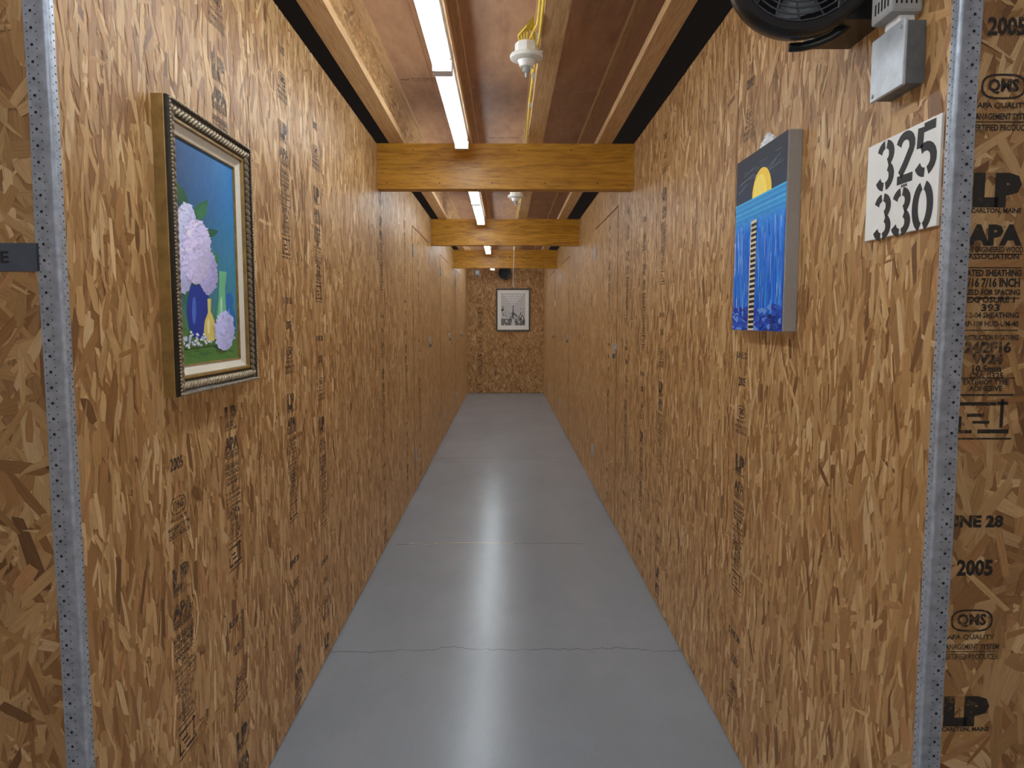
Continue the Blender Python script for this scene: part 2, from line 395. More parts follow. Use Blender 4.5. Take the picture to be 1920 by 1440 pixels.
for i, s_ in enumerate((-1, 1)):
    g = Geo(); x0, x1 = sorted((s_*(HW+.03), s_*(HW+.09))); g.box(x0, x1, YF+.021, YE, ZT, ZC, 0)  # black panel paints the darkness seen through the open gap over the wall
    structure(g.build('trim_%d' % (i+1), [M_BLACK]), 'black panel standing in for the dark open gap above the corridor wall', 'trim')

# corner beads
for i, s_ in enumerate((-1, 1)):
    g = Geo(); e = .0035; fw = .032; fd = .021
    prof = [(HW+.0015, YF+fd), (HW-e, YF+fd), (HW-e-.001, YF+.004)]
    for k in range(6):
        a = math.pi*k/10
        prof.append((HW-e-.003+.005*(1-math.cos(a))*1.0, YF-e-.002+.006*(1-math.sin(a))))
    prof += [(HW+.006, YF-e), (HW+fw, YF-e), (HW+fw, YF-.0018)]
    V = []; n = len(prof); nz = 14
    for q in range(nz+1):
        z = ZT*q/nz; j = .0012*math.sin(q*2.3+i)
        V += [(s_*(x+j*(1 if kk > 1 else 0)), yy, z) for kk, (x, yy) in enumerate(prof)]
    fs = [(q*n+k, q*n+k+1, (q+1)*n+k+1, (q+1)*n+k) for q in range(nz) for k in range(n-1)]
    g.faces(V, fs, 0)
    z = .01; q = 0
    while z < ZT-.01:
        for (xx, dz) in ((.011, 0), (.019, .006), (.026, 0)):
            rr = .0012 if xx != .019 else .0026
            if xx == .019 and q % 2: continue
            g.poly([(s_*(HW+xx+rr*math.cos(k*math.pi/3)), YF-e-.0016, z+dz+rr*math.sin(k*math.pi/3)) for k in range(6)], 1)
        for (yy, dz) in ((.006, 0), (.014, .006)):
            rr = .0011 if yy == .006 else .0018
            g.poly([(s_*(HW-e-.0022), YF+yy+rr*math.cos(k*math.pi/3), z+dz+rr*math.sin(k*math.pi/3)) for k in range(6)], 1)
        z += .0135; q += 1
    o = g.build('trim_%d' % (i+3), [M_GALV, M_HOLE], smooth=True)
    structure(o, 'perforated galvanised steel corner bead at the %s corner of the corridor mouth' % ('left' if s_ < 0 else 'right'), 'corner bead')

# doors
def door(k, a0, a1, side, latch_near):
    g = Geo(); sx = side; D = .003
    mp = (lambda a, b, h: (-HW+h+D, a, b)) if side < 0 else (lambda a, b, h: (HW-h-D, a, b))
    a0 += .004; a1 -= .004
    x0, x1 = sorted((sx*(HW-D), sx*(HW+.012)))
    g.box(x0, x1, a0, a1, .012, 2.192, 0, EDGE)
    flakes(g, a0, a1, .012, 2.192, mp, 1.9, 0, .24, 1.0 if a0 < 7 else 1.1)
    if k in (1, 4): column(g, a0+.35, 2.1, mp, -side, .03, 2.15, mat=3)
    o = g.build('door_%d' % k, WM)
    where = ('left', 'right')[side > 0]; order = ('nearest', 'middle', 'farthest')[(k-1) % 3]
    structure(o, '%s flush strand board door in the %s wall' % (order, where), 'door')
    o['_w'] = list(o.location)
    hy = a1 if latch_near else a0; ly = a0+.05 if latch_near else a1-.05
    hs = -1 if latch_near else 1; H = HW-D
    for z in (.32, 2.0):
        h = Geo(); xx = sorted((sx*(H-.002), sx*(H-.005)))
        h.box(xx[0], xx[1], min(hy, hy+hs*.045), max(hy, hy+hs*.045), z-.05, z+.05, 0)
        h.tube([(sx*(H-.007), hy, z-.05), (sx*(H-.007), hy, z+.05)], .007, 10, 0)
        h.build('hinge', [M_STEEL], o, True)
    h = Geo(); xx = sorted((sx*(H-.002), sx*(H-.006)))
    h.box(xx[0], xx[1], ly-.09, ly+.03, 1.235, 1.275, 0)
    h.tube([(sx*(H-.004), ly-.06, 1.268), (sx*(H-.02), ly-.06, 1.268), (sx*(H-.024), ly-.06, 1.258), (sx*(H-.024), ly-.06, 1.25), (sx*(H-.02), ly-.06, 1.242), (sx*(H-.004), ly-.06, 1.242)], .003, 8, 0)
    h.build('hasp', [M_STEEL], o, True)
    y = ly-.06; X = sx*(H-.02)
    p = empty('padlock', (X, y, 1.17), ('small padlock hanging from the hasp of the %s door in the %s wall' % (order, where)), 'padlock', 'padlocks on the unit doors')
    h = Geo(); h.box(X-.009, X+.009, y-.018, y+.018, 1.176, 1.208, 0); h.build('lock_body', [M_BOX], p, False, .003)
    h = Geo(); h.tube([(X, y+.013*math.cos(t), 1.228+(.016*math.sin(t))) if 0 < t < math.pi else (X, y+.013*math.cos(t), 1.206) for t in [-.01]+[math.pi*q/8 for q in range(1, 8)]+[math.pi+.01]], .0034, 8, 0)
    h.build('shackle', [M_STEEL], p, True)
for k, d in enumerate(LD): door(k+1, d[0], d[1], -1, False)
for k, d in enumerate(RD): door(k+4, d[0], d[1], 1, True)

# ---------------------------------------------------------------- beams and joists
for i, (y, nm) in enumerate(((4.25, 'nearest'), (7.32, 'middle'), (10.42, 'farthest'))):
    g = Geo(); g.box(-HW+.003, HW-.003, y, y+.045, 2.205, ZT-.001, 0); g.box(-HW+.003, HW-.003, y+.0455, y+.09, 2.205, ZT-.001, 0)
    ms = lambda a, b, h: (a, y-h, b)
    if i == 2: g.text('APA  1.8E  LVL  MILL 1065  ANSI A190.1', .1, 2.36, .62, .02, ms, .001, 1, .01)
    for q in range(10):
        x = -.7+1.4*q/9; zz = 2.24+.19*(q % 2)
        g.poly([(x+.004*math.cos(k*math.pi/3), y-.001, zz+.004*math.sin(k*math.pi/3)) for k in range(6)], 1)
    tag(g.build('ceiling_beam', [M_BEAM, M_INK], bevel=.002), '%s yellow timber beam crossing the corridor under the joists' % nm, 'beam', 'cross beams')
JX = [(-.64, 'wooden ceiling joist with strand board side beside the left wall'), (-.245, 'wooden ceiling joist carrying the fluorescent lights'), (.175, 'wooden ceiling joist with the yellow cable and lamp holders'), (.585, 'wooden ceiling joist beside the right wall')]
for x, lb in JX:
    e = empty('ceiling_joist', (x, 6.5, ZT), lb, 'joist', 'ceiling joists')
    g = Geo(); g.box(x-.044, x+.044, -1.6, YE-.002, ZT, ZT+.038, 0); g.build('bottom_flange', [M_FLANGE], e, bevel=.002)
    g = Geo(); g.box(x-.006, x+.006, -1.6, YE-.002, ZT+.038, ZC-.03, 0)
    if x < -.5:
        flakes(g, 2.4, 7, ZT+.038, ZC-.03, lambda a, b, h: (x+.006+h, a, b), 2, 1.57, .4, .9, 1)
    g.build('web', [M_OSB if x < -.5 else M_WEB, M_FLAKE], e)
    g = Geo(); g.box(x-.044, x+.044, -1.6, YE-.002, ZC-.03, ZC-.001, 0); g.build('top_flange', [M_FLANGE], e)

# ---------------------------------------------------------------- fluorescent strips
def strip(y0, x, lb, along='y'):
    L_ = 1.215
    o = empty('strip_light', (x, y0, 2.39), lb, 'ceiling light', 'fluorescent strip lights')
    T = (lambda u, v, z: (x+u, y0+v, z)) if along == 'y' else (lambda u, v, z: (x+v, y0+u, z))
    g = Geo(); V = []; pr = [(-.034, ZT), (-.034, 2.44), (-.016, 2.422), (.016, 2.422), (.034, 2.44), (.034, ZT)]
    for v in (0, L_): V += [T(u, v, z) for u, z in pr]
    g.faces(V, [(k, (k+1) % 6, 6+(k+1) % 6, 6+k) for k in range(6)]+[tuple(range(6)), tuple(range(6, 12))], 0)
    g.build('housing', [M_WHITE], o)
    for s_ in (-1, 1):
        g = Geo(); g.tube([T(s_*.021, .03, 2.404), T(s_*.021, L_-.03, 2.404)], .0128, 14, 0); g.build('tube', [M_TUBE], o, True)
    for v in (.004, L_-.03):
        g = Geo(); a, b = T(-.038, v, 2.388), T(.038, v+.026, 2.43)
        g.box(min(a[0], b[0]), max(a[0], b[0]), min(a[1], b[1]), max(a[1], b[1]), 2.388, 2.43, 0)
        g.build('end_holder', [M_WHITE], o, False, .003)
for y0, lb in ((.41, 'lit twin tube strip light above the corridor mouth, nearest of the row'), (1.63, 'lit twin tube strip light cut by the top edge of the photo'), (2.85, 'lit twin tube strip light ending just before the nearest beam'),
               (4.74, 'lit strip light directly behind the nearest beam'), (5.96, 'lit strip light ending before the middle beam'), (7.8, 'lit strip light directly behind the middle beam'), (9.02, 'lit strip light ending before the farthest beam'), (10.9, 'lit strip light behind the farthest beam'), (12.2, 'lit strip light closest to the end wall')):
    strip(y0, -.245, lb)
strip(-.55, -1.5, 'added unseen strip light in the cross aisle, lighting the near walls from the left', 'x'); strip(-.55, .3, 'added unseen strip light in the cross aisle, lighting the near walls from the right', 'x')  # both strips are out of view, added to brighten the near walls

# ---------------------------------------------------------------- lamp holders with yellow cable
for y, cord, lb in ((2.84, 0, 'white porcelain lamp holder nearest to the camera, with yellow wires on top'), (5.9, 0, 'white porcelain lamp holder seen below the nearest beam'), (9.0, 1, 'white porcelain lamp holder with a long thin pull cord')):
    x = .082; z = 2.455
    o = empty('lamp_holder', (x, y, z), lb, 'lamp holder', 'porcelain lamp holders')
    g = Geo(); g.lathe([(0, .044), (.042, .044), (.045, .040), (.045, 0), (.045, -.002)], Matrix.Translation((x, y, z+.003)), 0, 8); g.box(x-.012, .145, y-.015, y+.015, z+.008, ZT-.0005, 0); g.build('junction_box', [M_PORC], o)
    g = Geo(); g.lathe([(0, .003), (.062, .003), (.064, -.001), (.063, -.012), (.056, -.016), (.034, -.019), (.030, -.027), (.027, -.042), (.02, -.045), (.019, -.03), (0, -.03)], Matrix.Translation((x, y, z)), 0, 36); g.build('socket', [M_PORC], o, True)
    g = Geo(); g.lathe([(0, -.03), (.012, -.032), (.015, -.048), (.016, -.056), (.011, -.062), (.006, -.064), (.0055, -.082), (0, -.084)], Matrix.Translation((x, y, z)), 0, 20); g.build('plug_insert', [M_GREY], o, True)
    if cord:
        g = Geo(); g.tube([(x+.03-.02*t, y-.04, z-.02-.58*t) for t in (0, .3, .6, 1)], .0022, 6, 0); g.build('pull_cord', [M_WHITE], o, True)
g = Geo()
pts = []
y = 1.6
while y < 12.5:
    pts.append((.1225+.004*math.sin(y*3.1), y, ZT+.022+.014*math.sin(y*4.3)+.01*math.sin(y*9))); y += .12
g.tube(pts, .0052, 8, 0)
pts = [(.1165, 1.9+.1*k, ZT+.036+.008*math.sin(k*1.7)) for k in range(9)]
g.tube(pts+[(.112, 2.78, 2.535), (.092, 2.82, 2.504)], .0045, 8, 0)
for k in range(4):
    g.tube([(.076+.01*k-.02, 2.84+.01*k, 2.503), (.05+.012*k, 2.83, 2.527+.006*k), (.08+.008*k, 2.79-.01*k, 2.547+.006*k), (.114, 2.86+.03*k, 2.547-.006*k), (.118, 2.94+.03*k, 2.53), (.114, 2.99+.06*k, 2.50)], .004, 8, 0)
for k in range(26):
    yy = 1.9+.42*k; g.box(.116, .131, yy-.002, yy+.002, ZT+.005, ZT+.032, 1)
tag(g.build('electrical_cable', [M_YEL, M_STEEL], smooth=True), 'yellow electrical cable running along the side of the ceiling joist', 'cable')

# ---------------------------------------------------------------- framed flower painting
FY0, FY1, FZ0, FZ1 = 1.56, 2.050, 1.257, 1.912
def sweep(g, prof, a0, a1, b0, b1, mp, mat=0):
    V = []
    for i, h in prof: V += [mp(a, b, h) for a, b in ((a0+i, b0+i), (a1-i, b0+i), (a1-i, b1-i), (a0+i, b1-i))]
    fs = [(q*4+k, q*4+(k+1) % 4, q*4+4+(k+1) % 4, q*4+4+k) for q in range(len(prof)-1) for k in range(4)]
    g.faces(V, fs, mat)
def orn(g, mp, a, b, h, ra, rb, rh, ang, mat=0):
    V = []; fs = []; K = 8; ca, sa = math.cos(ang), math.sin(ang)
    for (r, t) in ((1, 0), (.85, .55), (.5, .87)):
        for k in range(K):
            u, v = ra*r*math.cos(2*math.pi*k/K), rb*r*math.sin(2*math.pi*k/K); V.append(mp(a+u*ca-v*sa, b+u*sa+v*ca, h+rh*t))
    V.append(mp(a, b, h+rh))
    for i in range(2): fs += [(i*K+k, i*K+(k+1) % K, i*K+K+(k+1) % K, i*K+K+k) for k in range(K)]
    fs += [(2*K+k, 2*K+(k+1) % K, 3*K) for k in range(K)]
    g.faces(V, fs, mat)
P = empty('framed_painting', (-HW+.002, (FY0+FY1)/2, FZ0), 'framed flower painting with ornate bronze and gold frame on the left wall', 'painting')
g = Geo(); sweep(g, [(.0, .0018), (.0, .026), (.001, .028)], FY0, FY1, FZ0, FZ1, mapL); g.build('outer_rim', [M_GOLD], P)
g = Geo(); sweep(g, [(.001, .028), (.0005, .034), (.004, .040), (.008, .040), (.012, .035), (.034, .029), (.037, .027)], FY0, FY1, FZ0, FZ1, mapL)
per = []
a = FY0+.018
while a < FY1-.014: per += [(a, FZ0+.0225, 0), (a, FZ1-.0225, 0)]; a += .0175
b = FZ0+.018
while b < FZ1-.014: per += [(FY0+.0225, b, 1), (FY1-.0225, b, 1)]; b += .0175
for a, b, v in per: orn(g, mapL, a, b, .0305, .0135, .0055, .009, (.75 if v == 0 else 2.3), 1)
for q in range(int(2*(FY1-FY0+FZ1-FZ0)/.008)):
    t = q*.008; W1, H1 = FY1-FY0-.010, FZ1-FZ0-.010; t %= 2*(W1+H1)
    if t < W1: a, b = FY0+.005+t, FZ0+.005
    elif t < W1+H1: a, b = FY1-.005, FZ0+.005+t-W1
    elif t < 2*W1+H1: a, b = FY1-.005-(t-W1-H1), FZ1-.005
    else: a, b = FY0+.005, FZ1-.005-(t-2*W1-H1)
    orn(g, mapL, a, b, .0392, .0034, .0034, .0032, 0, 1)
g.build('carved_molding', [M_BRONZE, M_ORN], P, True)
g = Geo(); sweep(g, [(.037, .027), (.038, .031), (.043, .030), (.045, .023)], FY0, FY1, FZ0, FZ1, mapL); g.build('gilt_band', [M_GOLD], P, True)
g = Geo(); sweep(g, [(.045, .0225), (.064, .013)], FY0, FY1, FZ0, FZ1, mapL); g.build('linen_liner', [M_LINEN], P)
g = Geo(); sweep(g, [(.064, .013), (.065, .016), (.0670, .015), (.0680, .0105)], FY0, FY1, FZ0, FZ1, mapL); g.build('inner_fillet', [M_GOLD], P, True)
g = Geo(); A0, A1, B0, B1 = FY0+.0675, FY1-.0675, FZ0+.0675, FZ1-.0675; nx_, nz_ = 24, 34
def art_l(u, v):
    top = np.array([48, 78, 118.]); tr = np.array([54, 128, 190.]); bl = np.array([66, 116, 104.]); br = np.array([66, 142, 146.]); gr = np.array([88, 128, 66.])
    up = top*(1-u)+tr*u; lo = bl*(1-u)+br*u
    k = min(1, max(0, (v-.1)/.7)); c = lo*(1-k)+up*k
    if v < .28: q = min(1, (.28-v)/.16); c = c*(1-q)+gr*q
    return s2l(np.clip(c+random.uniform(-3, 3), 0, 255))
V = []; Cc = []
for j in range(nz_+1):
    for i in range(nx_+1):
        u, v = i/nx_, j/nz_; V.append(mapL(A0+(A1-A0)*u, B0+(B1-B0)*v, .010)); Cc.append(art_l(u, v))
g.bulk(V, [x for j in range(nz_) for i in range(nx_) for x in (j*(nx_+1)+i, j*(nx_+1)+i+1, (j+1)*(nx_+1)+i+1, (j+1)*(nx_+1)+i)], [4]*(nx_*nz_), 0, np.array(Cc))
lay = [0]
def shp(g, pts, col, X0, sgn):
    lay[0] += 1; h = lay[0]*.0000035
    P3 = []
    for p in pts:
        X = sgn*(X0-h); y, z = onx(p[0], p[1], X)
        if sgn < 0: y = min(max(y, A0), A1); z = min(max(z, B0), B1)
        P3.append((X, y, z))
    g.poly(P3, 0, s2l(col))
def ell(cx, cy, rx, ry, rot=0, n=20): return [(cx+rx*math.cos(t)*math.cos(rot)-ry*math.sin(t)*math.sin(rot), cy+rx*math.cos(t)*math.sin(rot)+ry*math.sin(t)*math.cos(rot)) for t in [2*math.pi*k/n for k in range(n)]]
XA = HW-.0105
def S(pts, col): shp(g, pts, col, XA, -1)
for k in range(60): S(ell(random.uniform(338, 452), random.uniform(616, 672), random.uniform(2, 7), random.uniform(1, 3), .2, 8), random.choice([(84, 132, 60), (74, 120, 60), (98, 142, 72), (66, 110, 68)]))
def leaf(x, y, l, w, a, col):
    S([(x+math.cos(a)*l*t-math.sin(a)*w*math.sin(math.pi*t)*s, y+math.sin(a)*l*t+math.cos(a)*w*math.sin(math.pi*t)*s) for s, ts in ((1, [i/6 for i in range(7)]), (-1, [1-i/6 for i in range(1, 6)])) for t in ts], col)
for (x, y, l, w, a, c) in ((352, 400, 62, 9, -1.9, (44, 92, 60)), (362, 410, 45, 10, -.9, (48, 104, 72)), (372, 415, 36, 9, -1.2, (58, 118, 80)), (380, 440, 30, 8, -.2, (42, 92, 70)), (340, 460, 26, 7, 2.6, (44, 92, 64)), (360, 535, 36, 8, 1.9, (50, 108, 68)), (378, 530, 44, 7, 1.4, (40, 98, 62)), (392, 470, 30, 7, .9, (58, 128, 90))): leaf(x, y, l, w, a, c)
S([(358, 536), (386, 534), (391, 556), (394, 590), (389, 620), (378, 634), (364, 633), (354, 614), (350, 585), (352, 558)], (34, 58, 146))
S(ell(364, 582, 4, 26), (74, 108, 200))
S([(411, 508), (425, 510), (422, 540), (423, 570), (427, 600), (422, 624), (410, 624), (406, 596), (410, 560), (411, 532)], (112, 184, 136)); S(ell(415, 580, 2.5, 24), (170, 218, 176))
S([(389, 560), (396, 560), (395, 584), (402, 600), (406, 622), (402, 639), (389, 641), (382, 622), (384, 602), (390, 586)], (220, 200, 108)); S(ell(391, 612, 2.5, 14), (240, 228, 164))
S([(424, 552), (432, 548), (438, 560), (436, 575), (441, 592), (443, 618), (437, 640), (428, 640), (424, 620), (422, 596), (425, 575)], (40, 104, 178))
S(ell(429, 600, 2, 22), (104, 164, 216))
def hyd(cx, cy, rx, ry, base):
    S(ell(cx, cy, rx, ry), tuple(int(c*.9) for c in base))
    for k in range(int(rx*ry/5)):
        t = random.uniform(0, 6.28); r = math.sqrt(random.random())*.98; x, y = cx+rx*r*math.cos(t), cy+ry*r*math.sin(t)
        s_ = random.uniform(.95, 1.05)*(1.02-.08*(x-cx)/rx-.07*(y-cy)/ry)
        S(ell(x, y, random.uniform(2, 3.4), random.uniform(3, 5), random.uniform(0, 3), 7), tuple(min(255, int(c*s_)) for c in base))
hyd(391, 512, 16, 41, (184, 178, 224)); hyd(348, 420, 20, 40, (206, 208, 240)); hyd(344, 502, 19, 48, (196, 198, 238)); hyd(368, 472, 27, 61, (216, 208, 244))
hyd(421, 620, 18, 37, (192, 194, 238))
for k in range(60): S(ell(random.gauss(362, 16), random.gauss(640, 6), 2.4, 2.6, 0, 6), random.choice([(236, 236, 244), (210, 214, 236), (180, 186, 222)]))
for (x0, y0, x1, y1) in ((345, 655, 400, 648), (400, 648, 420, 658), (370, 652, 375, 672)): S([(x0, y0), (x1, y1), (x1, y1+1.6), (x0, y0+2)], (30, 60, 36))
g.build('canvas', [M_PAINT], P)

# ---------------------------------------------------------------- moon and sea canvas on the right wall
CY0, CY1, CZ0, CZ1 = 1.834, 2.234, 1.398, 1.914; XT = .039
P = empty('canvas_painting', (HW-.003, (CY0+CY1)/2, CZ0), 'unframed deep canvas painting of yellow moon and striped pole over blue sea', 'painting')
g = Geo(); g.box(HW-XT, HW-.002, CY0, CY1, CZ0, CZ1, 0); g.build('stretched_canvas', [M_CANV], P, False, .003)
g = Geo(); XB = HW-XT-.0006
V = []; Cc = []; nx_, nz_ = 26, 52
def art_r(u, v):   # u 0 near .. 1 far, v 0 bottom
    if v > .745: c = np.array([24, 31, 46.])+np.array([10, 16, 26])*(1-v)*4
    elif v > .62: c = np.array([44, 144, 210.])
    else:
        k = (.62-v)/.62; c = np.array([44, 138, 222.])*(1-k)+np.array([26, 74, 184.])*k
    return s2l(np.clip(c*random.uniform(.93, 1.07), 0, 255))
for j in range(nz_+1):
    for i in range(nx_+1):
        u, v = i/nx_, j/nz_; V.append((XB, CY0+.0015+(CY1-CY0-.003)*u, CZ0+.0015+(CZ1-CZ0-.003)*v)); Cc.append(art_r(u, v))
g.bulk(V, [x for j in range(nz_) for i in range(nx_) for x in (j*(nx_+1)+i, j*(nx_+1)+i+1, (j+1)*(nx_+1)+i+1, (j+1)*(nx_+1)+i)], [4]*(nx_*nz_), 0, np.array(Cc))
XC = XB-.0002; lay[0] = 0
def PC(u, v): return (CY1-(CY1-CY0)*u, CZ0+(CZ1-CZ0)*v)      # u left to right as seen, v bottom to top
def T2(pts, col):
    lay[0] += 1; X = XC-lay[0]*.000004
    g.poly([(X,)+PC(min(max(u, .004), .996), min(max(v, .004), .996)) for u, v in pts], 0, s2l(col))
for k in range(16):
    u, v = random.uniform(.05, .85), random.uniform(.80, .97); l = random.uniform(.08, .32); dv = random.uniform(-.03, .05)
    T2([(u, v), (u+l, v+dv), (u+l, v+dv+.003), (u, v+.004)], random.choice([(96, 104, 118), (132, 138, 148), (66, 78, 100)]))
T2([(.36+.19*(1-math.cos(t))*1.0, .742+.145*math.sin(t)) for t in [math.pi*k/14 for k in range(15)]], (242, 202, 70))
T2([(.39+.13*(1-math.cos(t))*1.0, .745+.11*math.sin(t)) for t in [math.pi*k/14 for k in range(15)]], (250, 222, 104))
for k in range(8): T2([(0, .742-.014*k), (1, .748-.014*k), (1, .737-.014*k), (0, .733-.014*k)], ((70, 176, 224), (44, 142, 210), (58, 160, 220), (40, 132, 206))[k % 4])
for k in range(520):
    u = random.uniform(.0, .99); v1 = random.uniform(.12, .61); l = random.uniform(.04, .2); w = random.uniform(.004, .014)
    wh = .14+math.exp(-((u-.14)/.09)**2)*.3+math.exp(-((u-.92)/.06)**2)*.3
    if random.random() < wh*(.4+v1): col = random.choice([(214, 226, 244), (160, 200, 240), (110, 170, 236), (90, 160, 232)])
    else: col = random.choice([(40, 124, 220), (34, 108, 210), (50, 142, 228), (64, 154, 232), (36, 116, 214)])
    v0 = max(v1-l, .10); T2([(u, v1), (u+w*.5, v1+.012), (u+w, v1-.01), (u+w*.9, v0), (u+w*.4, v0-.02), (u+.001, v0+.01)], col)
for k in range(130):
    u, v = random.random(), random.uniform(.0, .13); rx, ry = random.uniform(.02, .07), random.uniform(.006, .02)
    T2([(u+rx*math.cos(t), v+ry*math.sin(t)) for t in [6.283*q/8 for q in range(8)]], random.choice([(24, 56, 160), (40, 88, 192), (20, 44, 136), (96, 144, 220), (30, 70, 176)]))
T2([(.375, .615), (.49, .62), (.485, .005), (.365, .005)], (222, 206, 174))
for k in range(21):
    v = .60-k*.0285; o_ = -.01*k/21
    T2([(.385+o_, v), (.49+o_*.5, v+.002), (.49+o_*.5, v-.014), (.385+o_, v-.017)], (18, 18, 26))
def wr(txt, u, v, w, h):
    y0, z0 = PC(u, v); g.text(txt, y0, z0, w, h, lambda a, b, o: (XC-.0045, 2*y0-a, b), 0, 0, .01, s2l((18, 22, 44)))
wr('Rayne', .84, .075, .06, .015); wr('RIA', .86, .048, .03, .012); wr('2021', .86, .02, .045, .012)
g.build('painted_face', [M_PAINT], P)
g = Geo()
for k in range(9):
    g.lathe([(0, -.014), (.010, -.009), (.013, 0), (.008, .009), (0, .013)], Matrix.Translation((HW-.016, 2.07-.009*k, 1.924+.008*math.sin(k*2)+(.012 if 2 < k < 7 else 0))) @ Matrix.Rotation(k, 4, 'X'), 0, 6)
tag(g.build('plastic_scrap', [M_CLEAR]), 'crumpled scrap of clear plastic poking up behind the canvas painting', 'plastic film')

# ---------------------------------------------------------------- number sign
SY0, SY1, SZ0, SZ1 = 1.243, 1.49, 1.592, 1.784
P = empty('number_sign', (HW-.003, (SY0+SY1)/2, SZ0), 'white painted board with black stencilled unit numbers 325 to 330', 'sign')
g = Geo(); g.box(HW-.0075, HW-.002, SY0, SY1, SZ0, SZ1, 0); g.build('board', [M_SIGN], P, False, .001)
g = Geo(); XS = HW-.0079
def arc(cx, cy, rx, ry, a0, a1, n=10): return [(cx+rx*math.cos(R(a0+(a1-a0)*i/n)), cy+ry*math.sin(R(a0+(a1-a0)*i/n))) for i in range(n+1)]
DIG = {'3': [arc(.46, .74, .33, .21, 165, 98, 5), arc(.46, .74, .33, .21, 80, -65), arc(.46, .27, .36, .22, 62, -80), arc(.46, .27, .36, .22, -98, -165, 5)],
       '2': [arc(.48, .73, .34, .22, 165, -25)+[(.5, .36), (.26, .17)], [(.12, .07), (.9, .07)]],
       '5': [[(.34, .93), (.86, .93)], [(.20, .96), (.17, .56)], arc(.45, .31, .37, .25, 125, -70), arc(.45, .31, .37, .25, -92, -160, 5)],
       '0': [arc(.5, .5, .35, .44, 104, 256, 14), arc(.5, .5, .35, .44, 76, -76, 14)]}
def stroke(path, w, mp):
    L1 = []; L2 = []
    for i, p in enumerate(path):
        q0 = path[max(i-1, 0)]; q1 = path[min(i+1, len(path)-1)]; dx, dy = q1[0]-q0[0], q1[1]-q0[1]; d = math.hypot(dx, dy) or 1
        L1.append((p[0]-dy/d*w, p[1]+dx/d*w*.60)); L2.append((p[0]+dy/d*w, p[1]-dx/d*w*.60))
    n = len(path)
    g.faces([mp(*p) for p in L1+L2], [(i, i+1, n+i+1, n+i) for i in range(n-1)], 0)
def board_digits(s, ya, yb, z0, z1):      # ya far (left as read), yb near
    n = len(s); w = (ya-yb)/n
    for k, ch in enumerate(s):
        for st in DIG[ch]:
            stroke(st, .15, lambda u, v: (XS, ya-(w*k+w*.01+w*.98*u), z0+(z1-z0)*v))
ya, yb = onx(1643, 340, XS)[0], onx(1756, 340, XS)[0]
board_digits('325', ya, yb, onx(1697, 341, XS)[1], onx(1697, 250, XS)[1])
ya2, yb2 = onx(1639, 400, XS)[0], onx(1749, 400, XS)[0]
board_digits('330', ya2, yb2, onx(1690, 440, XS)[1], onx(1690, 355, XS)[1])
zm = onx(1694, 348, XS)[1]
for q in (-.007, 0, .007): g.box(XS-.0001, XS, (ya+yb)/2+q-.0028, (ya+yb)/2+q+.0028, zm-.0025, zm+.0025, 0)
g.build('stencilled_numbers', [M_STENC], P)

# tape tag on the left near wall
g = Geo(); x0 = ony(76, 482, YF)[0]; zt = ony(40, 456, YF)[1]; zb = ony(40, 509, YF)[1]
g.box(x0-.16, x0, YF-.0035, YF-.002, zb, zt, 0)
g.text('E', x0-.058, (zb+zt)/2, .014, .020, lambda a, b, h: (a, YF-.0037, b), 0, 1, .03)
tag(g.build('wall_tag', [M_TAPE, M_STENC]), 'dark grey tape tag with black letters at the left photo edge', 'tag')

# ---------------------------------------------------------------- electrical box and adapter
P = empty('electrical_box', (HW-.003, 1.37, 1.855), 'square galvanised electrical box on the right wall above the number sign', 'electrical box')
g = Geo(); g.box(.723, HW-.002, 1.312, 1.42, 1.855, 1.966, 0)
for z in (1.89, 1.93):
    g.lathe([(0, .0006), (.009, .0006), (.0095, 0)], Matrix.Translation((.74, 1.3118, z)) @ Matrix.Rotation(R(90), 4, 'X'), 0, 16)
g.build('box_body', [M_BOX], P, False, .006)
g = Geo(); g.box(.717, .7235, 1.309, 1.424, 1.852, 1.969, 0)
g.build('cover_plate', [M_PLATE], P, False, .002)
for y, z in ((1.32, 1.957), (1.412, 1.862)):
    g = Geo(); g.lathe([(0, .003), (.003, .0025), (.0042, 0)], Matrix.Translation((.717, y, z)) @ Matrix.Rotation(R(-90), 4, 'Y'), 0, 12); g.build('screw', [M_STEEL], P, True)
P = empty('power_adapter', (.73, 1.36, 1.970), 'pale grey slotted power adapter above the electrical box', 'adapter')
g = Geo(); g.box(.70, HW-.002, 1.325, 1.40, 1.985, 2.09, 0); g.build('casing', [M_GREY], P, False, .006)
g = Geo(); g.box(.72, .75, 1.335, 1.385, 1.9705, 1.985, 0); g.build('collar', [M_WHITE], P, False, .003)
g = Geo()
for k in range(5): g.box(.7075+.009*k, .7105+.009*k, 1.3243, 1.3255, 2.0, 2.02, 0); g.box(.6993, .7005, 1.335+.011*k, 1.339+.011*k, 2.0, 2.02, 0)
g.build('vent_slots', [M_HOLE], P)

